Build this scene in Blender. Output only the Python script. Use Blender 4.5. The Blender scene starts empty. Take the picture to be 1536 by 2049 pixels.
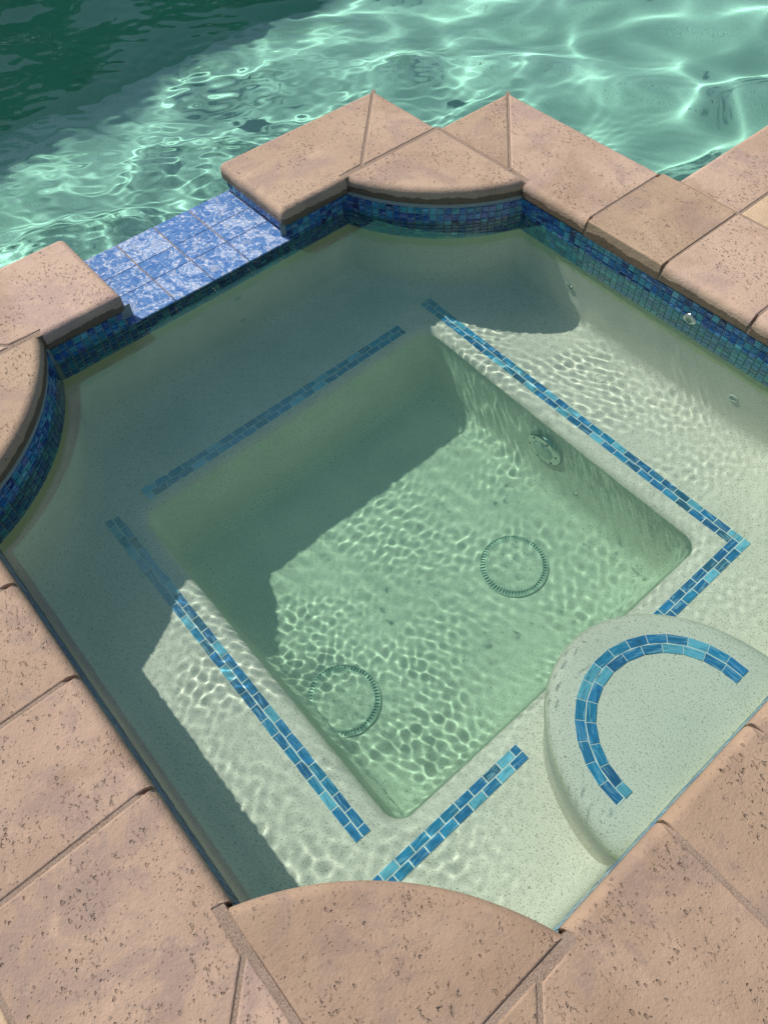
import bpy, bmesh, math, random
import numpy as np
from mathutils import Vector, Matrix
random.seed(7); rng = np.random.default_rng(11)
scene = bpy.context.scene
COL = scene.collection

# ------------------------------------------------------------------ measures (metres; u -> +x, v -> -y)
SU, SV = 2.117, 2.102          # spa inner square (walls); the coping is set out on 2.133 x 2.118
W = 0.378                      # coping width
R = 0.455                      # corner cut
B1, B2 = 0.751, 1.380          # spillway gap
C1, C2, C3 = 0.756, 1.068, 1.402
PA, PW = 0.817, 0.257          # pool coping
O = 0.023                      # nose overhang
T = 0.062                      # stone thickness
ZW = -0.134                    # water level
ZB = -0.64                     # bench
ZF = -1.00                     # pit floor
ZP = -1.30                     # pool floor
ZBAND = -0.248
PU0, PU1, PV0, PV1 = 0.430, 1.697, 0.430, 1.702
SPZ, LIP = -0.106, 0.040
def P(u, v, z=0.0): return Vector((u, -v, z))

# ------------------------------------------------------------------ object helpers
def link(o, parent=None):
    COL.objects.link(o)
    if parent: o.parent = parent
    return o
def mesh_obj(name, verts, faces, mat, parent=None, smooth=False):
    me = bpy.data.meshes.new(name); me.from_pydata([tuple(v) for v in verts], [], faces)
    me.validate(); me.update()
    if smooth: me.polygons.foreach_set('use_smooth', [True]*len(me.polygons))
    if mat: me.materials.append(mat)
    return link(bpy.data.objects.new(name, me), parent)
def bm_obj(name, bm, mat, parent=None, smooth=False):
    me = bpy.data.meshes.new(name)
    bmesh.ops.recalc_face_normals(bm, faces=bm.faces)
    bm.to_mesh(me); bm.free()
    if smooth: me.polygons.foreach_set('use_smooth', [True]*len(me.polygons))
    if mat: me.materials.append(mat)
    return link(bpy.data.objects.new(name, me), parent)
def tag(o, label=None, cat=None, group=None, kind=None):
    if label: o['label'] = label
    if cat: o['category'] = cat
    if group: o['group'] = group
    if kind: o['kind'] = kind
    return o
def empty(name, loc, label, cat, group=None):
    o = bpy.data.objects.new(name, None); o.location = loc; o.empty_display_size = 0.1
    link(o); return tag(o, label, cat, group)
def keep(child, parent):
    child.parent = parent; child.matrix_parent_inverse = Matrix.Translation(-Vector(parent.location))
    return child

# ------------------------------------------------------------------ node helpers
class N:
    def __init__(s, name):
        s.m = bpy.data.materials.new(name); s.m.use_nodes = True; s.t = s.m.node_tree
        s.t.nodes.clear(); s.out = s.n('ShaderNodeOutputMaterial')
    def n(s, typ, **k):
        x = s.t.nodes.new(typ)
        for a, b in k.items(): setattr(x, a, b)
        return x
    def l(s, a, b): s.t.links.new(a, b)
    def setin(s, node, idx, v):
        if v is None: return
        if isinstance(v, (int, float, tuple, list)): node.inputs[idx].default_value = v
        else: s.l(v, node.inputs[idx])
    def math(s, op, a, b=None, c=None, clamp=False):
        x = s.n('ShaderNodeMath', operation=op, use_clamp=clamp)
        for i, v in enumerate((a, b, c)): s.setin(x, i, v)
        return x.outputs[0]
    def coords(s, scale=(1,1,1), rot=(0,0,0), rnd=True, src='Object'):
        tc = s.n('ShaderNodeTexCoord')
        o = tc.outputs[src]
        if rnd:
            oi = s.n('ShaderNodeObjectInfo'); mu = s.math('MULTIPLY', oi.outputs['Random'], 37.0)
            cb = s.n('ShaderNodeCombineXYZ'); s.l(mu, cb.inputs[0]); s.l(mu, cb.inputs[1])
            va = s.n('ShaderNodeVectorMath', operation='ADD'); s.l(o, va.inputs[0]); s.l(cb.outputs[0], va.inputs[1]); o = va.outputs[0]
        mp = s.n('ShaderNodeMapping'); mp.inputs['Scale'].default_value = scale; mp.inputs['Rotation'].default_value = rot
        s.l(o, mp.inputs[0]); return mp.outputs[0]
    def noise(s, vec, scale, detail=3, rough=.5, dist=0.0):
        x = s.n('ShaderNodeTexNoise'); s.l(vec, x.inputs['Vector']) if vec else None
        x.inputs['Scale'].default_value = scale; x.inputs['Detail'].default_value = detail
        x.inputs['Roughness'].default_value = rough; x.inputs['Distortion'].default_value = dist
        return x.outputs['Fac']
    def voro(s, vec, scale, feature='F1', rand=1.0, out='Distance'):
        x = s.n('ShaderNodeTexVoronoi', feature=feature); s.l(vec, x.inputs['Vector'])
        x.inputs['Scale'].default_value = scale; x.inputs['Randomness'].default_value = rand
        return x.outputs[out]
    def ramp(s, fac, stops, interp='LINEAR'):
        x = s.n('ShaderNodeValToRGB'); cr = x.color_ramp; cr.interpolation = interp
        while len(cr.elements) > 1: cr.elements.remove(cr.elements[-1])
        for i, (p, c) in enumerate(stops):
            if isinstance(c, (int, float)): c = (c, c, c)
            e = cr.elements[0] if i == 0 else cr.elements.new(p)
            e.position = p; e.color = (*c[:3], 1)
        s.l(fac, x.inputs[0]); return x.outputs[0]
    def step(s, x, lo, hi):          # smooth 0..1
        m = s.n('ShaderNodeMapRange', interpolation_type='SMOOTHSTEP')
        s.setin(m, 0, x); m.inputs[1].default_value = lo; m.inputs[2].default_value = hi
        return m.outputs[0]
    def mix(s, f, a, b, blend='MIX'):
        x = s.n('ShaderNodeMix', data_type='RGBA', blend_type=blend)
        s.setin(x, 0, f); 
        for i, v in ((6, a), (7, b)):
            if isinstance(v, (tuple, list)): v = (*v[:3], 1)
            s.setin(x, i, v)
        return x.outputs[2]
    def bsdf(s, col, rough=.5, spec=.5, height=None, strength=1.0, dist=1.0, coat=0):
        b = s.n('ShaderNodeBsdfPrincipled')
        s.setin(b, 'Base Color', (*col[:3], 1) if isinstance(col, (tuple, list)) else col)
        s.setin(b, 'Roughness', rough); b.inputs['Specular IOR Level'].default_value = spec
        b.inputs['Coat Weight'].default_value = coat; b.inputs['Coat Roughness'].default_value = .05
        if height is not None:
            bp = s.n('ShaderNodeBump'); bp.inputs['Strength'].default_value = strength; bp.inputs['Distance'].default_value = dist
            s.l(height, bp.inputs['Height']); s.l(bp.outputs[0], b.inputs['Normal'])
        s.l(b.outputs[0], s.out.inputs[0]); return b

# ------------------------------------------------------------------ materials
def stone_mat(name, c1, c2, mauve, pit=1.0, stain=True):
    m = N(name)
    v = m.coords(); vr = m.coords(scale=(1.0, 1.9, 1.0), rot=(0, 0, math.radians(38)))
    big = m.noise(v, 2.6, 3, .55); mid = m.noise(v, 9, 4, .6); fine = m.noise(v, 160, 4, .65); grain = m.noise(v, 900, 2, .5)
    col = m.mix(m.step(big, .35, .65), c1, c2)
    col = m.mix(m.math('MULTIPLY', m.step(m.noise(v, 4.2, 5, .7, .7), .48, .62), .75), col, mauve)
    pale = tuple(min(1, x*1.18) for x in c1)
    col = m.mix(m.math('MULTIPLY', m.step(m.noise(v, 14, 5, .7, .6), .55, .70), .5), col, pale)
    col = m.mix(m.math('MULTIPLY', m.step(grain, .45, .62), .22), col, tuple(x*.62 for x in c2))
    # rough eroded patches
    patch = m.step(m.noise(v, 6, 3, .6), .46, .60)
    er = m.noise(vr, 60, 3, .6, .2)
    ero = m.math('MULTIPLY', m.step(er, .56, .76), patch)
    # pits in three sizes
    cl = m.step(m.noise(v, 7, 3, .6), .44, .60)
    d1 = m.voro(vr, 62); r1 = m.voro(vr, 62, out='Color')
    sep = m.n('ShaderNodeSeparateColor'); m.l(r1, sep.inputs[0])
    rad = m.math('MULTIPLY', m.math('SUBTRACT', sep.outputs[0], .62, clamp=True), 1.15)
    p1 = m.math('SUBTRACT', 1.0, m.step(m.math('SUBTRACT', d1, m.math('MULTIPLY', rad, 1.0)), -.12, .03))
    p1 = m.math('MULTIPLY', m.math('MULTIPLY', p1, m.step(rad, .02, .10)), cl)
    d2 = m.voro(v, 150); r2 = m.voro(v, 150, out='Color')
    sep2 = m.n('ShaderNodeSeparateColor'); m.l(r2, sep2.inputs[0])
    p2 = m.math('SUBTRACT', 1.0, m.step(d2, .16, .34))
    p2 = m.math('MULTIPLY', p2, m.math('GREATER_THAN', sep2.outputs[0], .80))
    d3 = m.voro(v, 24); r3 = m.voro(v, 24, out='Color')
    sep3 = m.n('ShaderNodeSeparateColor'); m.l(r3, sep3.inputs[0])
    p3 = m.math('SUBTRACT', 1.0, m.step(d3, .05, .10))
    p3 = m.math('MULTIPLY', p3, m.math('GREATER_THAN', sep3.outputs[1], .55))
    # only on upward faces and less on the nose
    geo = m.n('ShaderNodeNewGeometry'); sx = m.n('ShaderNodeSeparateXYZ'); m.l(geo.outputs['Normal'], sx.inputs[0])
    up = m.step(sx.outputs[2], .82, .97)
    p1 = m.math('MULTIPLY', p1, up); ero = m.math('MULTIPLY', ero, up)
    pits = m.math('MAXIMUM', m.math('MAXIMUM', p1, m.math('MULTIPLY', p2, .6)), p3)
    col = m.mix(m.math('MULTIPLY', pits, .42), col, (.11, .07, .05))
    col = m.mix(m.math('MULTIPLY', ero, .10), col, (.28, .18, .13))
    h = m.math('MULTIPLY', fine, .0016)
    h = m.math('ADD', h, m.math('MULTIPLY', m.noise(v, 34, 4, .65), .0024))
    h = m.math('ADD', h, m.math('MULTIPLY', mid, .0035))
    h = m.math('SUBTRACT', h, m.math('MULTIPLY', p1, .0026*pit))
    h = m.math('SUBTRACT', h, m.math('MULTIPLY', p2, .0012*pit))
    h = m.math('SUBTRACT', h, m.math('MULTIPLY', p3, .003*pit))
    h = m.math('SUBTRACT', h, m.math('MULTIPLY', ero, .0050*pit))
    rough = .82
    oi = m.n('ShaderNodeObjectInfo'); br_ = m.math('MULTIPLY_ADD', oi.outputs['Random'], .22, .90)
    cbr = m.n('ShaderNodeCombineXYZ'); m.l(br_, cbr.inputs[0]); m.l(m.math('MULTIPLY', br_, 1.0), cbr.inputs[1]); m.l(m.math('POWER', br_, 1.5), cbr.inputs[2])
    col = m.mix(1.0, col, cbr.outputs[0], 'MULTIPLY')
    sm = m.noise(v, 1.7, 5, .65, .8)
    col = m.mix(m.math('MULTIPLY', m.step(sm, .52, .64), .36), col, (.27, .175, .115))
    if stain:
        gp = m.n('ShaderNodeSeparateXYZ'); m.l(geo.outputs['Position'], gp.inputs[0])
        wv = m.math('MULTIPLY_ADD', m.math('SUBTRACT', m.noise(m.coords(rnd=False, scale=(1, 1, .3)), 9, 4, .7), .5), .045, gp.outputs[2])
        wet = m.math('SUBTRACT', 1.0, m.step(wv, -.036, -.032))
        col = m.mix(m.math('MULTIPLY', wet, .8), col, (.085, .058, .035))
        rough = m.math('MULTIPLY_ADD', wet, -.3, .82)
    m.bsdf(col, rough, .35, h, 1.0)
    return m.m
M = {}
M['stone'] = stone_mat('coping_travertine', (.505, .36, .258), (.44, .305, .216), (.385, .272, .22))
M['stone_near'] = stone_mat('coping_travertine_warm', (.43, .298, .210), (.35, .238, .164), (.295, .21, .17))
M['beige'] = stone_mat('deck_beige', (.64, .47, .31), (.60, .43, .28), (.55, .40, .27), .4, False)

m = N('mortar'); v = m.coords(rnd=False)
col = m.mix(m.step(m.noise(v, 260, 3, .6), .4, .6), (.36, .265, .20), (.25, .18, .135))
col = m.mix(m.math('MULTIPLY', m.step(m.noise(v, 12, 2), .45, .6), .5), col, (.36, .27, .21))
m.bsdf(col, .95, .2, m.math('MULTIPLY', m.noise(v, 300, 3, .7), .003), 1.0); M['mortar'] = m.m

def plaster(name, a, b, band=True):
    m = N(name); v = m.coords(rnd=False)
    big = m.noise(v, 3.5, 4, .6)
    col = m.mix(m.step(big, .35, .68), a, b)
    for sc, thr, c, k in ((340, .62, (.14, .13, .10), .65), (200, .68, (.13, .12, .10), .8), (330, .63, (.78, .74, .64), .5), (190, .69, (.30, .22, .14), .8)):
        col = m.mix(m.math('MULTIPLY', m.step(m.noise(v, sc, 1, .4), thr, thr+.05), k), col, c)
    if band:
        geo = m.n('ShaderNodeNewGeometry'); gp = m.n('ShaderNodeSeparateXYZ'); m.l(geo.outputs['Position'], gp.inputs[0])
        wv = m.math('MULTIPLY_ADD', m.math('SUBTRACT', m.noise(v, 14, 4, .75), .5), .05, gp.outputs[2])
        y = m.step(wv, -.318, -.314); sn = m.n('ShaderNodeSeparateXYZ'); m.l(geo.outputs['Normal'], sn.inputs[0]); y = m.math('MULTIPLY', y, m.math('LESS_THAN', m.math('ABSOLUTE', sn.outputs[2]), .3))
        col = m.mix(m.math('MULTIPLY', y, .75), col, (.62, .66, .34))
    h = m.math('ADD', m.math('MULTIPLY', m.noise(v, 40, 3, .6), .0007), m.math('MULTIPLY', m.noise(v, 300, 2, .5), .0004))
    m.bsdf(col, .75, .3, h, .8); return m.m
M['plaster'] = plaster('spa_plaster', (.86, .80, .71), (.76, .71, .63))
M['pool_plaster'] = plaster('pool_plaster', (.76, .80, .72), (.66, .71, .64), False)

# glass mosaic: face colour attribute + streaks along the tile
def tile_mat(name, streak=.55, rough=.12):
    m = N(name); at = m.n('ShaderNodeAttribute', attribute_name='tint'); uv = m.n('ShaderNodeTexCoord')
    mp = m.n('ShaderNodeMapping'); mp.inputs['Scale'].default_value = (14, 95, 1); m.l(uv.outputs['UV'], mp.inputs[0])
    s1 = m.noise(mp.outputs[0], 1.0, 4, .6, 1.6)
    col = m.mix(m.math('MULTIPLY', m.step(s1, .50, .66), streak), at.outputs['Color'], (.35, .62, .80))
    col = m.mix(m.math('MULTIPLY', m.math('SUBTRACT', 1.0, m.step(s1, .34, .46)), streak), col, (.006, .035, .13))
    m.bsdf(col, rough, .5, m.math('MULTIPLY', s1, .0006), .5, coat=.3); return m.m
M['tile'] = tile_mat('glass_mosaic')
m = N('white_grout'); m.bsdf((.82, .85, .83), .8, .2); M['grout'] = m.m
m = N('band_grout'); m.bsdf((.28, .33, .33), .7, .3); M['bgrout'] = m.m
m = N('chrome_fitting'); b = m.bsdf((.62, .62, .58), .18); b.inputs['Metallic'].default_value = 1; M['metal'] = m.m
m = N('moulded_plastic'); m.bsdf((.60, .63, .57), .35); M['plastic'] = m.m
m = N('slot_grey'); m.bsdf((.50, .58, .53), .6); M['slot'] = m.m
m = N('dark_slot'); m.bsdf((.02, .03, .03), .6); M['dark'] = m.m

# spillway porcelain tile: blue swirled with pale lavender and grey
m = N('marbled_blue_tile'); at = m.n('ShaderNodeAttribute', attribute_name='tint')
uvn = m.n('ShaderNodeTexCoord'); V = uvn.outputs['UV']
sp = m.n('ShaderNodeSeparateColor'); m.l(at.outputs['Color'], sp.inputs[0])
a = m.noise(V, 17, 7, .74, 1.4); bq = m.noise(V, 46, 5, .74, 1.6); cq = m.noise(V, 90, 3, .6, .5)
aa = m.math('ADD', a, m.math('MULTIPLY', m.math('SUBTRACT', sp.outputs[0], .5), .09))
col = m.mix(m.step(bq, .40, .60), (.05, .145, .38), (.11, .24, .48))
col = m.mix(m.step(aa, .51, .58), col, m.mix(m.step(bq, .46, .54), (.37, .46, .64), (.18, .30, .52)))
col = m.mix(m.math('MULTIPLY', m.step(cq, .52, .60), m.step(aa, .44, .56)), col, (.58, .60, .68))
col = m.mix(m.math('MULTIPLY', m.step(m.noise(V, 21, 5, .7, 1.0), .56, .64), .8), col, (.36, .40, .48))
m.bsdf(col, .22, .5, m.math('MULTIPLY', bq, .0008), .5); M['spill'] = m.m

# water
def water(name, col, ior=1.333, turbid=.036):
    m = N(name); r = m.n('ShaderNodeBsdfRefraction'); r.inputs['IOR'].default_value = ior; r.inputs['Roughness'].default_value = 0
    r.inputs['Color'].default_value = (*col, 1)
    if ior < 1.01: m.l(r.outputs[0], m.out.inputs[0]); return m.m     # a deeper layer of the same water: tint only
    g = m.n('ShaderNodeBsdfGlossy'); g.inputs['Roughness'].default_value = 0.0
    f = m.n('ShaderNodeFresnel'); f.inputs['IOR'].default_value = ior
    mx = m.n('ShaderNodeMixShader'); m.l(f.outputs[0], mx.inputs[0]); m.l(g.outputs[0], mx.inputs[2])
    tm = m.n('ShaderNodeMixShader'); tm.inputs[0].default_value = turbid; df = m.n('ShaderNodeBsdfDiffuse'); df.inputs[0].default_value = (.20, .80, .62, 1)
    m.l(r.outputs[0], tm.inputs[1]); m.l(df.outputs[0], tm.inputs[2]); m.l(tm.outputs[0], mx.inputs[1])
    m.l(mx.outputs[0], m.out.inputs[0]); return m.m
M['spa_water'] = water('spa_water', (.88, .98, .925), turbid=.048)
M['deep_water'] = water('deep_water', (.75, .885, .81), 1.002)
M['pool_water'] = water('pool_water', (.66, .935, .875), turbid=.032)
M['pool_depths'] = water('pool_depths', (.34, .74, .60), 1.002)

# ------------------------------------------------------------------ spa outline (offset inwards by d)
CK = 0.25; CR = math.hypot(CK, R + CK)
def arc_c(su, sv): return CK + (.016 if su < 0 else 0), CK + (.016 if sv < 0 else 0)
def arc_pts(cu, cv, su, sv, d, n, swap):
    r = CR + d; ku, kv = arc_c(su, sv); c = (cu - ku*su, cv - kv*sv)
    a0 = math.acos((ku + d)/r); a1 = math.asin((kv + d)/r)       # where the arc meets the side lines
    if swap: a0, a1 = a1, a0
    out = []
    for i in range(n + 1):
        a = a0 + (a1 - a0)*i/n
        out.append((c[0] + su*r*math.cos(a), c[1] + sv*r*math.sin(a)))
    return out
def outline(d=0.0, na=18, ns=16):
    segs = [arc_pts(0, 0, 1, 1, d, na, False), arc_pts(SU, 0, -1, 1, d, na, True),
            arc_pts(SU, SV, -1, -1, d, na, False), arc_pts(0, SV, 1, -1, d, na, True)]
    pts = []
    for k in range(4):
        s = segs[k]; nx = segs[(k+1) % 4][0]; pts += s
        a, b = s[-1], nx
        for i in range(1, ns): pts.append((a[0]+(b[0]-a[0])*i/ns, a[1]+(b[1]-a[1])*i/ns))
    return pts
def pit(d=0.0, rc=.055, na=18, ns=16):       # d > 0 grows the pit
    r = max(.01, rc + d*.6); u0, u1, v0, v1 = PU0-d, PU1+d, PV0-d, PV1+d
    cs = [(u0+r, v0+r, math.pi, 1.5*math.pi), (u1-r, v0+r, 1.5*math.pi, 2*math.pi),
          (u1-r, v1-r, 0, .5*math.pi), (u0+r, v1-r, .5*math.pi, math.pi)]
    segs = [[(c[0]+r*math.cos(c[2]+(c[3]-c[2])*i/na), c[1]+r*math.sin(c[2]+(c[3]-c[2])*i/na)) for i in range(na+1)] for c in cs]
    pts = []
    for k in range(4):
        s = segs[k]; nx = segs[(k+1) % 4][0]; pts += s
        for i in range(1, ns): pts.append((s[-1][0]+(nx[0]-s[-1][0])*i/ns, s[-1][1]+(nx[1]-s[-1][1])*i/ns))
    return pts
def loft(rings, close_last=True):
    V, F = [], []; n = len(rings[0])
    for r in rings: V += r
    for k in range(len(rings)-1):
        for i in range(n):
            j = (i+1) % n
            F.append((k*n+i, k*n+j, (k+1)*n+j, (k+1)*n+i))
    if close_last: F.append(tuple((len(rings)-1)*n+i for i in range(n)))
    return V, F

# ------------------------------------------------------------------ spa basin
basin = empty('spa_basin', P(SU/2, SV/2, ZB), 'square speckled plaster spa basin with a bench round a deep centre pit', 'spa')
rings = [[P(u, v, z) for u, v in outline(0)] for z in (-.145, -.25, -.42, ZB+.07)]
for k in range(1, 7):
    a = k/6*math.pi/2; rings.append([P(u, v, ZB+.07-.07*math.sin(a)) for u, v in outline(.07*(1-math.cos(a)))])
RB = .042
rings.append([P(u, v, ZB) for u, v in pit(RB+.01)])
for k in range(0, 8):
    a = k/7*math.pi/2; rings.append([P(u, v, ZB-RB*(1-math.cos(a))) for u, v in pit(RB*(1-math.sin(a)))])
rings.append([P(u, v, -.80) for u, v in pit(-.018)])
rings.append([P(u, v, ZF+.07) for u, v in pit(-.035)])
for k in range(1, 6):
    a = k/5*math.pi/2; rings.append([P(u, v, ZF+.07-.07*math.sin(a)) for u, v in pit(-.035-.07*(1-math.cos(a)))])
V_, F_ = loft(rings)
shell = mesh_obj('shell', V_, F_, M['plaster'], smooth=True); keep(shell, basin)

# corner entry step: half ellipse
SC, SA, SBx, SZ = 1.078, .425, .335, -.285
def half(dz_in, z, n=40):
    return [P(SU+.01 - (SA+.01-dz_in)*math.sin(math.pi*i/n)**.94 if 0 < i < n else SU+.01, SC - (SBx-dz_in)*math.cos(math.pi*i/n), z) for i in range(n+1)]
rings = [half(.045, -.72), half(.042, ZB-.04), half(.030, ZB+.005), half(.034, ZB+.05), half(.022, ZB+.14), half(.006, SZ-.09), half(.0, SZ-.05)]
for k in range(1, 8):
    a = k/7*math.pi/2; rings.append(half(.038*(1-math.cos(a)), SZ-.038+.038*math.sin(a)))
rings.append(half(.10, SZ))
V_, F_ = loft(rings)
me = bpy.data.meshes.new('entry_step'); me.from_pydata([tuple(v) for v in V_], [], F_); me.update()
bm = bmesh.new(); bm.from_mesh(me); bpy.data.meshes.remove(me)
for f in bm.faces:
    if f.normal.dot(Vector((-1, 0, 1))) < 0 and f.normal.z < -.5: f.normal_flip()
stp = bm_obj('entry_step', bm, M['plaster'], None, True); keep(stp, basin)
stp['label'] = 'half-round shallow step bulging from the lower right wall'

# ------------------------------------------------------------------ mosaics
class Tiles:
    def __init__(s): s.v = []; s.f = []; s.c = []; s.uv = []
    def add(s, c, ex, ey, ez, hx, hy, hz, col, ch=.0009):
        c = Vector(c); b = len(s.v); ou, ov = random.random()*9, random.random()*9
        ru = random.choice((1, -1))
        loc = [(-hx, -hy, -hz), (hx, -hy, -hz), (hx, hy, -hz), (-hx, hy, -hz),
               (-hx+ch, -hy+ch, hz), (hx-ch, -hy+ch, hz), (hx-ch, hy-ch, hz), (-hx+ch, hy-ch, hz)]
        for q in loc: s.v.append(c + ex*q[0] + ey*q[1] + ez*q[2])
        for f in ((4, 5, 6, 7), (0, 1, 5, 4), (1, 2, 6, 5), (2, 3, 7, 6), (3, 0, 4, 7)):
            s.f.append(tuple(b+i for i in f)); s.c.append(col); s.uv.append([(ou+loc[i][0], ov+ru*loc[i][1]) for i in f])
    def quad(s, pts, h, col, uvf):                   # tapered tile: four top corners in order, thickness h upwards
        b = len(s.v); ou, ov = random.random()*9, random.random()*9
        for z in (-.003, h): s.v += [Vector(p)+Vector((0, 0, z)) for p in pts]
        for f in ((4, 5, 6, 7), (0, 1, 5, 4), (1, 2, 6, 5), (2, 3, 7, 6), (3, 0, 4, 7)):
            s.f.append(tuple(b+i for i in f)); s.c.append(col); s.uv.append([(ou+uvf[i % 4][0], ov+uvf[i % 4][1]) for i in f])
    def build(s, name, mat, parent=None):
        me = bpy.data.meshes.new(name); me.from_pydata([tuple(v) for v in s.v], [], s.f); me.update()
        at = me.attributes.new('tint', 'FLOAT_COLOR', 'FACE')
        at.data.foreach_set('color', np.array([(*c, 1) for c in s.c], dtype=np.float32).ravel())
        uvl = me.uv_layers.new(name='UVMap'); uvl.data.foreach_set('uv', np.array([q for f in s.uv for q in f], dtype=np.float32).ravel())
        bm = bmesh.new(); bm.from_mesh(me); bmesh.ops.recalc_face_normals(bm, faces=bm.faces); bm.to_mesh(me); bm.free()
        me.materials.append(mat); o = link(bpy.data.objects.new(name, me))
        if parent: keep(o, parent)
        return o
BAND = [(.012, .10, .33), (.008, .06, .27), (.02, .17, .38), (.015, .13, .40), (.03, .24, .40), (.07, .36, .46), (.05, .30, .36), (.01, .03, .17), (.006, .02, .12), (.09, .12, .36), (.02, .20, .30)]
BWT = [5, 3, 5, 4, 4, 2.4, 2.6, 1.2, .6, 1.0, 2.5]
STRIP = [(.012, .145, .42), (.016, .19, .50), (.01, .10, .33), (.02, .25, .55), (.15, .50, .74), (.02, .10, .24)]
SWT = [4, 6, 2, 5, 3.6, .7]
def pick(pal, wt):
    c = random.choices(pal, wt)[0]; k = random.uniform(.85, 1.15); return tuple(min(1, x*k) for x in c)
X, Y, Z = Vector((1, 0, 0)), Vector((0, 1, 0)), Vector((0, 0, 1))

# waterline band round the inside
tb = Tiles(); gv, gf = [], []
TP = .0256; rows = [-.074 - TP*(i+.5) for i in range(7)]
def band_cols():
    """(point, tangent, normal) for each tile column round the wall, as (u, v)"""
    out = []
    for (cu, cv, su, sv, sw) in ((0, 0, 1, 1, False), (SU, 0, -1, 1, True), (SU, SV, -1, -1, False), (0, SV, 1, -1, True)):
        ku, kv = arc_c(su, sv); c = (cu - ku*su, cv - kv*sv); a0 = math.acos(ku/CR); a1 = math.asin(kv/CR)
        n = int(abs(a1-a0)*CR/TP); 
        for i in range(n):
            a = a0+(a1-a0)*(i+.5)/n; nn = (su*math.cos(a), sv*math.sin(a))
            out.append(((c[0]+CR*nn[0], c[1]+CR*nn[1]), (-nn[1], nn[0]), nn, abs(a1-a0)*CR/n, 'a'))
    for (a, b, nn, tag_) in (((R, 0), (SU-R, 0), (0, 1), 'r'), ((SU, R), (SU, SV-R), (-1, 0), 'b'), ((SU-R, SV), (R, SV), (0, -1), 'l'), ((0, SV-R), (0, R), (1, 0), 's')):
        L = math.dist(a, b); n = round(L/TP)
        for i in range(n):
            t = (i+.5)/n; out.append(((a[0]+(b[0]-a[0])*t, a[1]+(b[1]-a[1])*t), ((b[0]-a[0])/L, (b[1]-a[1])/L), nn, L/n, tag_))
    return out
for (p, t, nn, pw, side) in band_cols():
    for zi, z in enumerate(rows):
        if side == 's' and z > SPZ - .012: continue
        jit = random.uniform(-.0004, .0004)
        hz = TP/2-.0011
        tb.add(P(p[0]+nn[0]*(.0035+jit), p[1]+nn[1]*(.0035+jit), z), P(*t), Z, P(*nn), pw/2-.0011, hz, .0025, pick(BAND, BWT))
for v0, sg_, n_c in ((B1-.0150, -1, round((B1-.015-R)/TP)), (B2+.0150, 1, round((SV-R-B2-.015)/TP))):
    for k in range(n_c):
        for z in rows[:3]:
            if z > SPZ-.012: tb.add(P(.0035, v0+sg_*(k+.5)*TP, z), Y, Z, X, TP/2-.0011, TP/2-.0011, .0025, pick(BAND, BWT))
for k in range(25):
    tb.add(P(.0035, B1-.02+(k+.5)*TP*1.03, -.1325), Y, Z, X, TP/2-.0011, .0062, .0025, pick(BAND, BWT))
band = tb.build('waterline_mosaic', M['tile'], basin)
g_r = [[P(u, v, z) for u, v in outline(.0030)] for z in (-.058, ZBAND-.006)]
# grout sheet, left open across the spillway gap above the sill
n_ = len(g_r[0]); Vg = g_r[0]+g_r[1]; Fg = []
for i in range(n_):
    j = (i+1) % n_; a, b = g_r[0][i], g_r[0][j]
    if abs(a.x-.003) < 1e-4 and abs(b.x-.003) < 1e-4 and -a.y < B2+.02 and -b.y > B1-.02: 
        pass
    else: Fg.append((i, j, n_+j, n_+i))
gob = mesh_obj('band_grout', Vg, Fg, M['bgrout']); keep(gob, basin)
# sill part of the grout
gb = bmesh.new()
def add_box(bm, lo, hi):
    r = bmesh.ops.create_cube(bm, size=1); c = [(lo[i]+hi[i])/2 for i in range(3)]; s = [hi[i]-lo[i] for i in range(3)]
    for v in r['verts']: v.co = Vector((c[0]+v.co.x*s[0], c[1]+v.co.y*s[1], c[2]+v.co.z*s[2]))
add_box(gb, (.0005, -(B2+.14), ZBAND-.0055), (.0028, -(B1-.14), SPZ-.006))
add_box(gb, (.0005, -(B1-.021), SPZ-.007), (.0027, -(B1-.13), -.0585)); add_box(gb, (.0005, -(B2+.13), SPZ-.007), (.0027, -(B2+.021), -.0585))
sg = bm_obj('band_grout', gb, M['bgrout']); keep(sg, basin)

# bench strips, two running-bond rows of 1 x 2 inch glass
def strip(name, a, b, side, label, wob=0.0):
    """outer line from a to b; side = unit vector towards the pit"""
    ts = Tiles(); L = math.dist(a, b); t = ((b[0]-a[0])/L, (b[1]-a[1])/L); TL, TW, g = .0522, .0262, .0015
    for row in range(2):
        s0 = 0.0 if row == 0 else -TL/2
        while s0 < L-.006:
            s1 = min(s0+TL, L); ss = max(s0, 0)
            if s1-ss > .008:
                m_ = (ss+s1)/2; o_ = TW*(row+.5)
                ts.add(P(a[0]+t[0]*m_+side[0]*o_, a[1]+t[1]*m_+side[1]*o_, ZB+.0022), P(*t), P(*side), Z, (s1-ss)/2-g, TW/2-g, .0016, pick(STRIP, SWT), .0005)
            s0 += TL
    mt = ts.build(name, M['tile'], basin); mt['label'] = label
    gbm = bmesh.new(); q = [(a[0], a[1]), (b[0], b[1]), (b[0]+side[0]*2*TW, b[1]+side[1]*2*TW), (a[0]+side[0]*2*TW, a[1]+side[1]*2*TW)]
    lo = (min(x[0] for x in q)+.001, -max(x[1] for x in q)+.001, ZB-.004); hi = (max(x[0] for x in q)-.001, -min(x[1] for x in q)-.001, ZB+.0022)
    add_box(gbm, lo, hi); go = bm_obj('grout', gbm, M['grout']); go.parent = mt
    return mt
strip('bench_mosaic', (.345, 1.655), (.345, .512), (1, 0), 'blue mosaic stripe on the shaded bench below the spillway')
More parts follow.
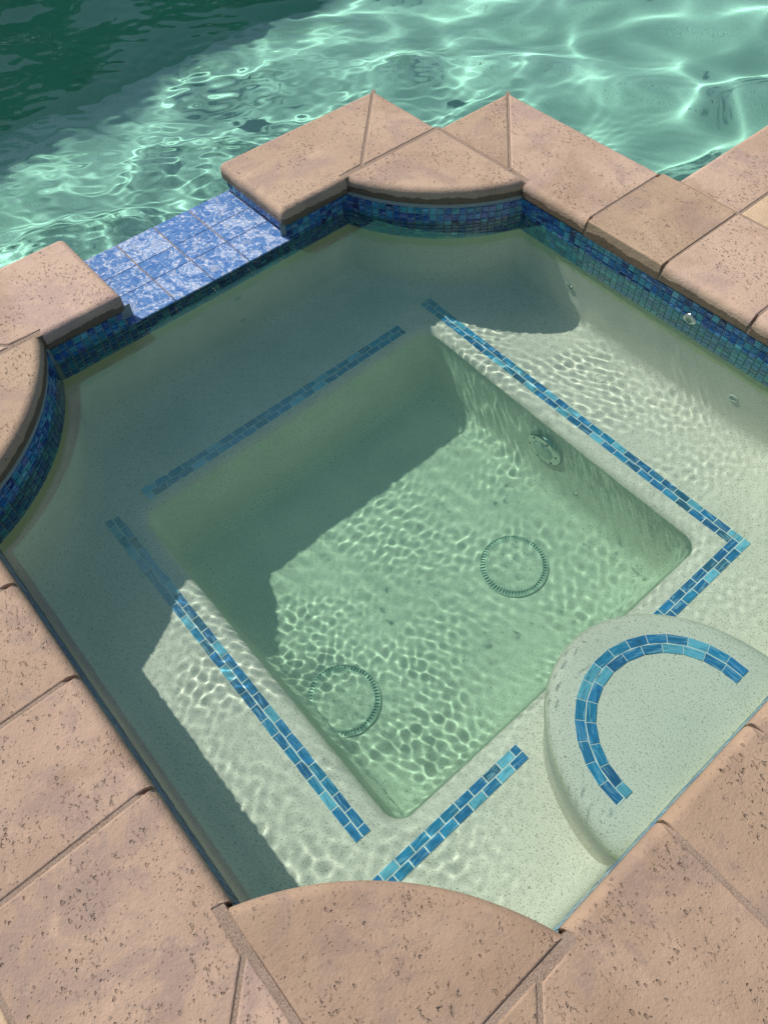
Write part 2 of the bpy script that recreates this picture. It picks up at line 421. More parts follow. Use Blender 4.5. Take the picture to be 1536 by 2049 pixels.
strip('bench_mosaic', (.322, .322), (1.752, .322), (0, 1), 'long blue mosaic stripe on the bench below the metal return fitting')
strip('bench_mosaic', (1.804, .322), (1.804, .80), (-1, 0), 'short blue mosaic stripe running from the bench corner to the step')
strip('bench_mosaic', (1.804, 1.318), (1.804, 1.86), (-1, 0), 'blue mosaic stripe on the bench between the round step and the near corner stone')
strip('bench_mosaic', (1.662, 1.813), (.378, 1.813), (0, -1), 'blue mosaic stripe on the bench running from shade into rippled sunlight')
# arc on the step
ts = Tiles(); cu, cv = 2.022, SC
path = []   # centre line tiles by arclength: straight, arc, straight
for row, r0 in ((0, .2505), (1, .2235)):
    rm = r0-.0131; Larc = math.pi*rm; Ltot = Larc + .03
    s = -.015 - (0 if row == 0 else .026)
    def at(s_, rr):
        if s_ < 0: return (cu - s_, cv + rr)
        if s_ > Larc: return (cu + (s_-Larc), cv - rr)
        a = s_/rm; return (cu - rr*math.sin(a), cv + rr*math.cos(a))
    while s < Larc+.010:
        e = min(s+.0522, Larc+.022); s_ = max(s, -.02)
        if e-s_ > .012:
            o0, i0 = at(s_+.0013, r0-.0013), at(s_+.0013, r0-.0249); o1, i1 = at(e-.0013, r0-.0013), at(e-.0013, r0-.0249)
            h = (e-s_)/2
            ts.quad([P(*o0, SZ), P(*o1, SZ), P(*i1, SZ), P(*i0, SZ)], .0038, pick(STRIP, SWT), [(-h, .012), (h, .012), (h, -.012), (-h, -.012)])
        s += .0522
mt = ts.build('step_mosaic', M['tile'], basin); mt['label'] = 'horseshoe of blue mosaic set into the round step'
V_, F_ = [], []
for k in range(41):
    a = -.08 + (math.pi+.16)*k/40
    for rr in (.2485, .1985):
        V_.append(P(cu - rr*math.sin(a), cv + rr*math.cos(a), SZ+.0018))
for k in range(40): F_.append((2*k, 2*k+1, 2*k+3, 2*k+2))
go = mesh_obj('grout', V_, F_, M['grout']); go.parent = mt

# ------------------------------------------------------------------ spillway
spw = empty('spillway', P(-.17, 1.07, SPZ), 'flat spillway sill of marbled blue tiles between the spa and the pool', 'spillway')
SY0, SY1, SX0 = B1-.012, B2+.012, -.362
ts = Tiles()
us = [LIP, -.105, -.215, SX0]; vs = [SY0, .770+.149, 1.068, 1.220, SY1]
for i in range(3):
    for j in range(4):
        ua, ub = us[i], us[i+1]; va, vb = vs[j], vs[j+1]
        zz = SPZ - .004*((LIP-(ua+ub)/2)/.38)
        ts.add(P((ua+ub)/2, (va+vb)/2, zz-.002), X, Y, Z, abs(ua-ub)/2-.0018, abs(vb-va)/2-.0018, .0025, (random.random(), random.random(), random.random()), .0008)
ts.build('tiles', M['spill'], spw)
bm = bmesh.new(); add_box(bm, (SX0+.002, -SY1, -.16), (-.0005, -SY0, SPZ-.0046)); keep(bm_obj('sill', bm, M['mortar']), spw)
for (vw, nv, lo_, hi_) in ((B1-.0155, 1, B1-.035, B1-.0155), (B2+.0155, -1, B2+.0155, B2+.035)):
    ts = Tiles()
    for k in range(13):
        for z in (-.0745-TP*.5, -.0745-TP*1.4):
            hz = TP/2-.0011 if z > -.1 else TP*.4-.0011
            ts.add(P(-.345+k*.0272, vw, z+.001), X, Z, P(0, nv), .0125, hz, .002, pick(BAND, BWT))
    sm_ = ts.build('side_mosaic', M['tile'], spw)
    bm = bmesh.new(); add_box(bm, (-.357, -hi_, -.20), (.0018, -lo_, -.058)); bm_obj('grout', bm, M['grout']).parent = sm_

# ------------------------------------------------------------------ coping stones
SU, SV = 2.133, 2.118
def stone(verts, kinds, label, mat='stone', group='coping stones round the spa', cat='coping stone', name='coping_stone', z=0.0, th=T, nose=.026):
    """verts (u,v) in order; kinds[i] for edge i->i+1: F free rounded edge, J joint"""
    n = len(verts); area = sum(verts[i][0]*verts[(i+1) % n][1]-verts[(i+1) % n][0]*verts[i][1] for i in range(n))
    sgn = 1 if area > 0 else -1
    L = []
    for i in range(n):
        a, b = verts[i], verts[(i+1) % n]; d = math.dist(a, b); t = ((b[0]-a[0])/d, (b[1]-a[1])/d)
        nn = (-t[1]*sgn, t[0]*sgn); g = 0 if kinds[i] == 'F' else (.0042 if kinds[i] == 'J' else .013)
        L.append(((a[0]+nn[0]*g, a[1]+nn[1]*g), t))
    pts = []
    for i in range(n):
        (p, t), (q, s) = L[i-1], L[i]; den = t[0]*s[1]-t[1]*s[0]
        if abs(den) < 1e-3: pts.append(q); continue
        k = ((q[0]-p[0])*s[1]-(q[1]-p[1])*s[0])/den; pts.append((p[0]+t[0]*k, p[1]+t[1]*k))
    cu_, cv_ = sum(p[0] for p in pts)/n, sum(p[1] for p in pts)/n
    bm = bmesh.new()
    top = [bm.verts.new(P(p[0]-cu_, p[1]-cv_, 0)) for p in pts]; bot = [bm.verts.new(P(p[0]-cu_, p[1]-cv_, -th)) for p in pts]
    bm.faces.new(top); bm.faces.new(bot[::-1])
    for i in range(n): bm.faces.new((top[i], bot[i], bot[(i+1) % n], top[(i+1) % n]))
    lay = bm.edges.layers.float.new('bevel_weight_edge')
    for i in range(n):
        j = (i+1) % n
        bm.edges.get((top[i], top[j]))[lay] = 1.0 if kinds[i] == 'F' else .22
        bm.edges.get((bot[i], bot[j]))[lay] = .35 if kinds[i] == 'F' else 0
        p0, p1, p2 = pts[i-1], pts[i], pts[j]
        v1 = Vector((p1[0]-p0[0], p1[1]-p0[1])).normalized(); v2 = Vector((p2[0]-p1[0], p2[1]-p1[1])).normalized()
        sharp = v1.dot(v2) < .9; convex = (v1.x*v2.y-v1.y*v2.x)*sgn > 0
        e = bm.edges.get((top[i], bot[i]))
        e[lay] = (.7 if kinds[i] == 'F' and kinds[i-1] == 'F' else .12) if sharp and convex else 0
    bmesh.ops.recalc_face_normals(bm, faces=bm.faces)
    me = bpy.data.meshes.new(name); bm.to_mesh(me); bm.free()
    me.polygons.foreach_set('use_smooth', [True]*len(me.polygons)); me.materials.append(M[mat])
    o = link(bpy.data.objects.new(name, me)); o.location = P(cu_, cv_, z)
    md = o.modifiers.new('b', 'BEVEL'); md.width = nose; md.segments = 6; md.limit_method = 'WEIGHT'; md.harden_normals = True; md.use_clamp_overlap = True
    return tag(o, label, cat, group)
joints = bmesh.new()
def joint(a, b, wd=.013, top=-.0028, nose_a=False, nose_b=False):
    """mortar between a and b (u,v), dipping over a nose at either end"""
    L = math.dist(a, b); t = ((b[0]-a[0])/L, (b[1]-a[1])/L); nn = (-t[1], t[0])
    top -= random.uniform(0, .0012)
    st = [0, .004, .010, .020, .034]
    zs_ = [-.040, -.024, -.014, -.007, 0]
    prof = []
    if nose_a: prof += [(s, z) for s, z in zip(st, zs_)]
    else: prof.append((0, 0))
    if nose_b: prof += [(L-s, z) for s, z in reversed(list(zip(st, zs_)))]
    else: prof.append((L, 0))
    prev = None
    for s, z in prof:
        c = (a[0]+t[0]*s, a[1]+t[1]*s); w_ = wd/2 + random.uniform(0, .0015)
        ring = [joints.verts.new(P(c[0]+nn[0]*w_*k, c[1]+nn[1]*w_*k, zz)) for k, zz in ((-1, -.06), (-1, top+z), (1, top+z), (1, -.06))]
        if prev:
            for i in range(3): joints.faces.new((prev[i], prev[i+1], ring[i+1], ring[i]))
        else: joints.faces.new(ring)
        prev = ring
    joints.faces.new(prev[::-1])

def fan(cu, cv, su, sv, label, mat):
    c = (cu - CK*su, cv - CK*sv); r = CR+.007; n = 26
    a0 = math.atan2(R+CK, CK); a1 = math.atan2(CK, R+CK)
    arc = [(c[0]+su*r*math.cos(a0+(a1-a0)*i/n), c[1]+sv*r*math.sin(a0+(a1-a0)*i/n)) for i in range(n+1)]
    k = .006
    v = [(cu+su*k, cv+sv*k)] + [(max(arc[0][0]*su, cu*su)*su if False else arc[0][0], arc[0][1])] + arc[1:]
    v[1] = (cu+su*k, arc[0][1]); v[-1] = (arc[-1][0], cv+sv*k)
    return stone(v, ['J'] + ['F']*(len(v)-2) + ['J'], label, mat)
# T corner (far), L corner (left), B corner (near), Rt corner (right, outside the frame)
fan(0, 0, 1, 1, 'fan-shaped far corner coping stone whose curved edge overhangs shaded blue mosaic', 'stone')
fan(0, SV, 1, -1, 'fan-shaped coping stone curving in at the left edge of the photo', 'stone')
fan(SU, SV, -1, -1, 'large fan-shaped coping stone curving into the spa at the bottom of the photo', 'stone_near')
fan(SU, 0, -1, 1, 'fan-shaped coping stone at the right-hand corner of the spa, out of the photo', 'stone')
def corner(cu, cv, su, sv, mat, la, lb):
    """two triangular closers beside a fan: a towards the u-side wall, b towards the v-side wall; local frame interior = (+,+)"""
    q = lambda a, b: (cu+su*a, cv+sv*b)
    stone([q(-W, 0), q(0, 0), q(0, W)], [('F' if la[1] else 'J'), 'J', 'J'], la[0], mat)
    stone([q(0, 0), q(0, -W), q(W, 0)], [('F' if lb[1] else 'J'), 'J', 'J'], lb[0], mat)
    joint(q(-W, 0), q(0, W)); joint(q(0, -W), q(W, 0)); joint(q(0, 0), q(0, W), .019); joint(q(0, 0), q(W, 0), .019)
    joint(q(-.006, W-.03), q(-.003, R+.016), .030, -.004); joint(q(W-.03, -.006), q(R+.016, -.003), .030, -.004)
corner(0, 0, 1, 1, 'stone', ('triangular coping stone left of the far notch, point toward the pool', True), ('triangular coping stone right of the far notch, point toward the pool', True))
corner(0, SV, 1, -1, 'stone', ('triangular coping stone behind the left fan stone, out of the photo', True), ('triangular coping stone at the left corner on the deck side, out of the photo', False))
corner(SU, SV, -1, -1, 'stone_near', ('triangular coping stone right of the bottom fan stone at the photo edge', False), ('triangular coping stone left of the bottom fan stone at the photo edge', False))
corner(SU, 0, -1, 1, 'stone', ('triangular coping stone at the right corner on the bench side, out of the photo', False), ('triangular coping stone at the right corner on the deck side, out of the photo', False))
# slabs on the pool side
stone([(-W, 0), (0, W), (.001, R+.01), (O, R+.004), (O, B1), (-W, B1)], ['J', 'W', 'J', 'F', 'F', 'F'], 'long coping slab right of the spillway, ending in a rounded nose over the blue tiles')
stone([(-W, SV), (0, SV-W), (.001, SV-R-.01), (O, SV-R-.004), (O, B2), (-W, B2)], ['J', 'W', 'J', 'F', 'F', 'F'], 'coping slab left of the spillway, its rounded corner overhanging the blue sill tiles')
# right side
stone([(0, -W), (W, 0), (R+.01, .001), (R+.004, O), (C1, O), (C1, -W)], ['J', 'W', 'J', 'F', 'J', 'F'], 'coping slab right of the far notch with its point in the pool')
stone([(C1, -W), (C1, O), (C2, O), (C2, -W), (PA, -W)], ['J', 'F', 'J', 'J', 'F'], 'coping slab at the inner pool corner, between two seams')
stone([(C2, -W), (C2, O), (C3, O), (C3, -W)], ['J', 'F', 'J', 'J'], 'coping slab with mauve blotches above the metal return fitting')
stone([(C3, -W), (C3, O), (SU-R-.004, O), (SU-R-.01, .001), (SU-W, 0), (SU, -W)], ['J', 'F', 'J', 'W', 'J', 'J'], 'coping slab at the right edge of the photo beyond the last seam')
for c in (C1, C2, C3): joint((c, -W+(.0 if c < PA else 0)), (c, O-.002), nose_a=(c < PA), nose_b=True)
# left (near) side
l1, l2 = C2, 1.390
o2 = SV-O
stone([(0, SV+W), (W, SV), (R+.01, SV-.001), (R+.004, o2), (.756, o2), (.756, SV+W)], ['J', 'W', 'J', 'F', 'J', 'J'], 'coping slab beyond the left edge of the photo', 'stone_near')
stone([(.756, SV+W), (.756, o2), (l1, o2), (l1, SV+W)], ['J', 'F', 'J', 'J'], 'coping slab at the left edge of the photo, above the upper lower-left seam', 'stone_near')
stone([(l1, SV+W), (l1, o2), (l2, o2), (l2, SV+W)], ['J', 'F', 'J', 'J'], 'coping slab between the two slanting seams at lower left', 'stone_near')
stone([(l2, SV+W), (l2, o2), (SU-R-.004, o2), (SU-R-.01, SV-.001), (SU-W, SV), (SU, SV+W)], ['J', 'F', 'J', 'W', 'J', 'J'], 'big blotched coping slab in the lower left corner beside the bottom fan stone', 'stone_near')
for c in (.756, l1, l2): joint((c, SV+W), (c, o2+.002), nose_b=True)
# lower right side
r1, r2, r3 = 1.367, 1.071, .76; ou_ = SU-O
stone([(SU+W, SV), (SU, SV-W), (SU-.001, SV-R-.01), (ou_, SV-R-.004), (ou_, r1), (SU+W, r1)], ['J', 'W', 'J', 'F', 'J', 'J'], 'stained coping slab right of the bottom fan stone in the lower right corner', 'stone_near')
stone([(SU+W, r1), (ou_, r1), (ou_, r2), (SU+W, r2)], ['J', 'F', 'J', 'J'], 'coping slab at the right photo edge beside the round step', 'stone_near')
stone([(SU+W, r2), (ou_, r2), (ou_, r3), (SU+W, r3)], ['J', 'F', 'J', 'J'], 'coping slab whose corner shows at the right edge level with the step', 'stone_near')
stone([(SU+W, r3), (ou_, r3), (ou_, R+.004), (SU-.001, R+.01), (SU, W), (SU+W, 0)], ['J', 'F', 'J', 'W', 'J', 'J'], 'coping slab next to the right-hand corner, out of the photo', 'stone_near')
for c in (r1, r2, r3): joint((SU+W, c), (ou_+.002, c), nose_b=True)
# pool coping
for i, (va, vb) in enumerate(((-W, -1.16), (-1.16, -1.94), (-1.94, -2.72), (-2.72, -3.5), (-3.5, -4.28), (-4.28, -5.0))):
    stone([(PA, va), (PA+PW, va), (PA+PW, vb), (PA, vb)], ['J', 'J', 'J', 'F'],
          'pool coping slab in the upper right corner meeting the spa coping' if i == 0 else 'pool coping slab out of the photo, number %s away from the spa' % ('two', 'three', 'four', 'five', 'six')[i-1], group='coping slabs along the pool edge')
    joint((PA+(.0 if i else .004), va), (PA+PW, va), nose_a=(i > 0))
joint((PA+PW, -W), (PA+PW, -5.0), .012)
stone([(PA+PW, -W), (PA+PW, -1.6), (2.6, -1.6), (2.6, -W)], ['J']*4, 'smooth beige deck stone in the upper right corner', 'beige', 'beige deck stones', 'deck stone', 'deck_stone')
stone([(PA+PW, -1.6), (PA+PW, -5), (2.6, -5), (2.6, -1.6)], ['J']*4, 'long beige deck stone beyond the upper right corner of the photo', 'beige', 'beige deck stones', 'deck stone', 'deck_stone')
joint((C2, -W), (2.6, -W), .012)
stone([(.2, SV+W), (SU+W, SV+W), (SU+W, SV+W+1.2), (.2, SV+W+1.2)], ['J']*4, 'pale beige deck stone showing as a sliver in the lower left corner', 'beige', 'beige deck stones', 'deck stone', 'deck_stone')
joint((0, SV+W), (SU+W, SV+W), .012)
for k in range(7):
    stone([(-k*.9, SV+W), (-k*.9-.9, SV+W), (-k*.9-.9, SV+W+.3), (-k*.9, SV+W+.3)], ['F', 'J', 'J', 'J'], 'pool coping slab left of the photo, %s from the spa corner' % ('first', 'second', 'third', 'fourth', 'fifth', 'sixth', 'seventh')[k], group='coping slabs along the pool edge')
    joint((-k*.9, SV+W+.004), (-k*.9, SV+W+.3), nose_a=True)
jo = bm_obj('mortar_joints', joints, M['mortar']); tag(jo, kind='structure')

# deck and ground: four sheets round the pool hole
HX0, HX1, HV0, HV1 = -6.32, 2.52, -5.0, SV+W+.3
m = N('deck_pavers'); v = m.coords(rnd=False); br = m.n('ShaderNodeTexBrick'); m.l(v, br.inputs[0])
br.inputs['Color1'].default_value = (.60, .44, .30, 1); br.inputs['Color2'].default_value = (.54, .39, .27, 1); br.inputs['Mortar'].default_value = (.26, .20, .15, 1)
br.inputs['Scale'].default_value = 1.0; br.inputs['Mortar Size'].default_value = .006; br.inputs['Brick Width'].default_value = .6; br.inputs['Row Height'].default_value = .4
m.bsdf(m.mix(m.math('MULTIPLY', m.noise(v, 30, 4), .4), br.outputs[0], (.45, .33, .24)), .85, .3, m.noise(v, 80, 4), .3, .002)
bm = bmesh.new()
for (a, b, c, d) in ((-30, HX0, -30, 30), (HX1, 30, -30, 30), (HX0, HX1, -30, HV0), (HX0, HX1, HV1, 30)):
    bm.faces.new([bm.verts.new(P(x_, y_, -.012)) for x_, y_ in ((a, c), (b, c), (b, d), (a, d))])
tag(bm_obj('deck', bm, m.m), kind='structure')

# walls under the coping, pool side, and pool floor
def wall_quads(segs):
    V_, F_ = [], []
    for (a, b, zt, zb) in segs:
        k = len(V_); V_ += [P(*a, zt), P(*b, zt), P(*b, zb), P(*a, zb)]; F_.append((k, k+1, k+2, k+3))
    return V_, F_
e = .358
segs = [((-e, SV-.02), (-e, B2+.03), -.055, ZP), ((-e, B2+.03), (-e, B1-.03), SPZ-.02, ZP), ((-e, B1-.03), (-e, .02), -.055, ZP), ((-e, .02), (.02, .02), -.055, ZP), ((.02, .02), (.02, -e), -.055, ZP),
        ((.02, -e), (PA+.02, -e), -.055, ZP), ((PA+.02, -e), (PA+.02, -5.0), -.055, ZP), ((PA+.02, -5.0), (HX0, -5.0), -.011, ZP), ((HX0, -5.0), (HX0, SV+W+.02), -.011, ZP),
        ((HX0, SV+W+.02), (.02, SV+W+.02), -.055, ZP), ((.02, SV+W+.02), (.02, SV-.02), -.055, ZP), ((.02, SV-.02), (-e, SV-.02), -.055, ZP)]
V_, F_ = wall_quads(segs); tag(mesh_obj('pool_walls', V_, F_, M['pool_plaster']), kind='structure')
UD = -2.42                                     # the floor falls away here
prof = [(1.0, ZP), (UD+.12, ZP), (UD, ZP-.03), (UD-.10, ZP-.12), (UD-1.1, -2.5), (HX0-.1, -2.5)]
tag(mesh_obj('pool_floor', [P(a, b, z) for a, z in prof for b in (-5.1, 3)], [(2*i, 2*i+1, 2*i+3, 2*i+2) for i in range(5)], M['pool_plaster'], smooth=False), kind='structure')
segs = [((HX0, -5.0), (HX0, SV+W+.02), ZP+.001, -2.6), ((HX0, SV+W+.02), (.0, SV+W+.02), ZP+.001, -2.6), ((0, -5.0), (HX0, -5.0), ZP+.001, -2.6)]
V_, F_ = wall_quads(segs); tag(mesh_obj('pool_walls', V_, F_, M['pool_plaster']), kind='structure')
ts = Tiles()
for (a, b, nn) in (((-e, B1-.03), (-e, .02), (-1, 0)), ((-e, .02), (.02, .02), (0, -1)), ((.02, .02), (.02, -e), (-1, 0)), ((.02, -e), (PA+.02, -e), (0, -1)), ((PA+.02, -e), (PA+.02, -1.9), (-1, 0)), ((-e, SV-.02), (-e, B2+.03), (-1, 0))):
    L = math.dist(a, b); n = round(L/TP); t = ((b[0]-a[0])/L, (b[1]-a[1])/L)
    for i in range(n):
        s = (i+.5)*L/n
        for z in rows[:6]: ts.add(P(a[0]+t[0]*s+nn[0]*.003, a[1]+t[1]*s+nn[1]*.003, z), P(*t), Z, P(*nn), TP/2-.0011, TP/2-.0011, .0025, pick(BAND, BWT))
tag(ts.build('pool_waterline_mosaic', M['tile']), kind='structure')

# ------------------------------------------------------------------ fittings
def lathe(prof, n=36):
    V_, F_ = [], []
    for r, z in prof:
        for i in range(n): a = 2*math.pi*i/n; V_.append(Vector((r*math.cos(a), r*math.sin(a), z)))
    for k in range(len(prof)-1):
        for i in range(n): j = (i+1) % n; F_.append((k*n+i, k*n+j, (k+1)*n+j, (k+1)*n+i))
    if prof[0][0] > 1e-5: pass
    return V_, F_
def orient(o, u, v, z, nrm):
    o.location = P(u, v, z)
    if nrm is not None: o.rotation_mode = 'QUATERNION'; o.rotation_quaternion = Z.rotation_difference(P(*nrm))
def fitting(name, u, v, z, nrm, r, label, cat, group, metal=True):
    root = bpy.data.objects.new(name, None); link(root); orient(root, u, v, z, nrm); tag(root, label, cat, group); root.empty_display_size = .02
    V_, F_ = lathe([(r*1.0, -.004), (r*1.05, .001), (r*.98, .0035), (r*.74, .0045), (r*.66, .002), (r*.62, -.010)])
    mesh_obj('ring', V_, F_, M['metal' if metal else 'plastic'], root, True)
    V_, F_ = lathe([(r*.63, -.004), (r*.45, .0005), (r*.38, -.001), (r*.36, -.012)]); mesh_obj('eyeball', V_, F_, M['metal' if metal else 'plastic'], root, True)
    V_, F_ = lathe([(r*.37, -.0015), (.00001, -.0015)]); mesh_obj('opening', V_, F_, M['dark'], root)
    return root
jg = 'small round jets in the spa walls'
fitting('water_jet', .738, 0, -.437, (0, 1), .016, 'small round jet on the sunlit back wall at the edge of the corner shadow', 'water jet', jg)
fitting('water_jet', 1.452, 0, -.445, (0, 1), .017, 'small round jet on the back wall near the right edge', 'water jet', jg, False)
fitting('water_jet', 0, .979, -.352, (1, 0), .014, 'upper of two small jets below the spillway', 'water jet', jg, False)
fitting('water_jet', 0, .976, -.520, (1, 0), .014, 'lower of two small jets below the spillway', 'water jet', jg, False)
fitting('water_jet', 1.253, PV0+.031, -.920, (0, 1), .016, 'small jet low on the pit wall right of the round suction cover', 'water jet', jg)
# metal return fitting through the waterline tiles
root = bpy.data.objects.new('return_fitting', None); link(root); orient(root, 1.211, .006, -.142, (0, 1)); tag(root, 'shiny oval metal fitting set in the blue waterline tiles', 'fitting')
V_, F_ = lathe([(.0245, -.004), (.0255, .002), (.022, .006), (.015, .008), (.012, .005)]); mesh_obj('dome', V_, F_, M['metal'], root, True)
V_, F_ = lathe([(.0125, .0045), (.00001, .003)]); mesh_obj('opening', V_, F_, M['plastic'], root)
# suction cover on the pit wall
root = bpy.data.objects.new('suction_cover', None); link(root); orient(root, 1.074, PV0+.019, -.795, (0, 1)); tag(root, 'round drilled suction cover on the pit wall', 'suction cover')
V_, F_ = lathe([(.076, -.006), (.078, .006), (.074, .011), (.068, .013), (.050, .015), (.046, .013)], 48); mesh_obj('flange', V_, F_, M['metal'], root, True)
V_, F_ = lathe([(.046, .0115), (.042, .017), (.030, .0195), (.00001, .021)], 40); mesh_obj('cap', V_, F_, M['plastic'], root, True)
for k in range(6):
    a = k*math.pi/3+.3; V_, F_ = lathe([(.0045, .0), (.0045, .0025), (.00001, .003)], 10); s_ = mesh_obj('screw', V_, F_, M['dark'], root, True); s_.location = (.062*math.cos(a), .062*math.sin(a), .0125)
# plug ring on the bench
V_, F_ = lathe([(.021, -.002), (.022, .0015), (.019, .0022), (.0175, -.002)], 30); o = mesh_obj('plug_ring', V_, F_, M['plaster'], None, True); orient(o, 1.039, .146, ZB, None)
tag(o, 'faint small ring cap set flush in the sunlit back bench', 'plug')
# drain covers
def drain(u, v, label):
    root = empty('drain_cover', P(u, v, ZF), label, 'drain cover', 'round drain covers on the pit floor')
    V_, F_ = lathe([(.1185, -.002), (.1190, .008), (.1165, .010), (.1150, .006)], 64); mesh_obj('outer_ring', V_, F_, M['plastic'], root, True)
    V_, F_ = lathe([(.1160, .0035), (.1010, .0035)], 64); mesh_obj('gap', V_, F_, M['slot'], root)
    bm = bmesh.new(); n = 64
    for k in range(n):
        a = 2*math.pi*k/n; c, s = math.cos(a), math.sin(a); w_ = .0021
        q = [bm.verts.new(Vector((c*r_-s*w_*k2, s*r_+c*w_*k2, z_))) for r_, k2, z_ in ((.1005, -1, .012), (.1005, 1, .012), (.1165, 1, .0085), (.1165, -1, .0085))]
        q2 = [bm.verts.new(x.co-Vector((0, 0, .006))) for x in q]
        bm.faces.new(q)
        for i in range(4): bm.faces.new((q[i], q[(i+1) % 4], q2[(i+1) % 4], q2[i]))
    bm_obj('slot_ribs', bm, M['plastic'], root)
    V_, F_ = lathe([(.1015, .002), (.1015, .013), (.0975, .0150), (.0940, .0128)], 64); mesh_obj('inner_rim', V_, F_, M['plastic'], root, True)
    V_, F_ = lathe([(.0945, .0125), (.00001, .0132)], 64); mesh_obj('plaster_disc', V_, F_, M['plaster'], root)
drain(1.284, .800, 'round slotted drain cover on the pit floor nearer the suction cover')
drain(1.261, 1.549, 'round slotted drain cover on the pit floor tucked against the left bench')

# ------------------------------------------------------------------ water
def waves(xs, ys, comps):
    z = np.zeros((len(ys), len(xs))); XX, YY = np.meshgrid(xs, ys)
    wx = .035*np.sin(5.1*XX+1.7*YY)+.02*np.sin(9.3*YY+1); wy = .035*np.sin(4.3*YY-2.2*XX+2)
    for (lam, ang, amp, ph) in comps:
        k = 2*math.pi/lam; z += amp*np.sin(k*((XX+wx)*math.cos(ang)+(YY+wy)*math.sin(ang))+ph)
    return z, XX, YY
def grid_mesh(name, xs, ys, z, mask, mat):
    nx, ny = len(xs), len(ys); XX, YY = np.meshgrid(xs, ys)
    V_ = np.stack([XX.ravel(), YY.ravel(), z.ravel()], 1).astype(np.float32)
    i = np.arange((nx-1)*(ny-1)); r = i//(nx-1); c = i % (nx-1)
    q = np.stack([r*nx+c, r*nx+c+1, (r+1)*nx+c+1, (r+1)*nx+c], 1)
    if mask is not None: q = q[mask.ravel()]
    me = bpy.data.meshes.new(name); me.vertices.add(len(V_)); me.vertices.foreach_set('co', V_.ravel())
    me.loops.add(q.size); me.loops.foreach_set('vertex_index', q.ravel().astype(np.int32))
    me.polygons.add(len(q)); me.polygons.foreach_set('loop_start', np.arange(0, q.size, 4, dtype=np.int32)); me.polygons.foreach_set('loop_total', np.full(len(q), 4, dtype=np.int32))
    me.update(calc_edges=True); me.polygons.foreach_set('use_smooth', np.ones(len(q), dtype=bool)); me.materials.append(mat)
    return link(bpy.data.objects.new(name, me))
xs = np.arange(-.34, SU+.004, .0036); ys = np.arange(-SV-.22, .0, .0036)
comps = []
for k in range(30):
    lam = .024*(1.75**rng.random())*(1 if k % 4 else 1.5); ang = math.radians(-62 if k % 3 else 15)+rng.normal()*.42
    comps.append((lam, ang, .0075*lam**2*rng.uniform(.6, 1.4), rng.random()*6.28))
z, XX, YY = waves(xs, ys, comps)
# calmer towards the near right corner, livelier below the spillway and at the far left
uu, vv = XX, -YY
amp = .52 + .75*np.exp(-((uu-.95)**2+(vv-1.85)**2)/.30) + .8*np.exp(-((uu-.6)**2+(vv-.35)**2)/.10)
md = sum(np.sin(2*math.pi/l_*(uu*math.cos(g_)+vv*math.sin(g_))+p_) for l_, g_, p_ in [(rng.uniform(.22, .7), rng.random()*6.28, rng.random()*6.28) for _ in range(7)])
amp *= np.clip(1+.30*md, .30, 1.75)
amp *= 1 - .35*np.clip((uu-1.55)/.5, 0, 1)
still = 1 - .93*np.exp(-(((uu-2.02)/.62)**4+((vv-1.08)/.55)**4)); amp *= still
swell = sum(a_*np.sin(2*math.pi/l_*(XX*math.cos(g_)+YY*math.sin(g_))+p_) for l_, g_, a_, p_ in [(rng.uniform(.05, .10), rng.normal()*.8-1.0, .00003, rng.random()*6.28) for _ in range(7)])
z = ZW + z*amp + swell*still*np.exp(-((uu-.1)**2+(vv-1.2)**2)/.65)
cx = (XX[:-1, :-1]+XX[1:, 1:])/2; cv = -(YY[:-1, :-1]+YY[1:, 1:])/2
tag(grid_mesh('spa_water', xs, ys, z, ((cx > .002) | ((cv > .05) & (cv < SV-.05))) & ((cv < SV) | (cx > .06)), M['spa_water']), kind='structure')
xs2 = np.linspace(.02, PU1+.04, 40); ys2 = np.linspace(-PV1-.25, -PV0+.04, 40)
tag(grid_mesh('deep_water', xs2, ys2, np.full((40, 40), ZB-.034), None, M['deep_water']), kind='structure')
xs = np.unique(np.concatenate([np.arange(-6.35, -3.2, .06), np.arange(-3.2, .85, .014)])); ys = np.unique(np.concatenate([np.arange(-SV-W-.03, -2.2, .06), np.arange(-2.2, 2.6, .014), np.arange(2.6, 5.02, .06)]))
comps = []
for k in range(30):
    lam = .24*(3.2**rng.random()); ang = rng.random()*6.28 if k % 2 else math.radians(150)+rng.normal()*.6
    comps.append((lam, ang, .0054*lam**2*rng.uniform(.5, 1.4), rng.random()*6.28))
z, XX, YY = waves(xs, ys, comps)
fine = sum(a_*np.sin(2*math.pi/l_*(XX*math.cos(g_)+YY*math.sin(g_))+p_+1.5*np.sin(3*XX+2*YY)) for l_, g_, a_, p_ in [(.07*(1.8**rng.random()), rng.random()*6.28, .00024, rng.random()*6) for _ in range(12)])
rr_ = np.hypot(XX+1.25, YY+.25); fine = fine + .0011*np.sin(2*math.pi*rr_/.085)*np.exp(-(rr_/.38)**2)
rr_ = np.hypot(XX+.85, YY+1.55); fine = fine + .0006*np.sin(2*math.pi*rr_/.075)*np.exp(-(rr_/.35)**2)
z = z + fine*np.exp(-((XX+1.2)**2/1.2+(YY+.7)**2/2.2))
gx = np.linspace(HX0-.02, UD+.02, 30); gy = np.linspace(-SV-W-.03, 5.02, 40)
tag(grid_mesh('pool_depths', gx, gy, np.full((40, 30), ZP-.02), None, M['pool_depths']), kind='structure')
cx = (XX[:-1, :-1]+XX[1:, 1:])/2; cv = -(YY[:-1, :-1]+YY[1:, 1:])/2
inside = ((cx > -e+.012) & (cv > .032) & (cv < SV-.032)) | ((cx > .032) & (cv > -e+.012))
tag(grid_mesh('pool_water', xs, ys, ZW+z, ~inside, M['pool_water']), kind='structure')

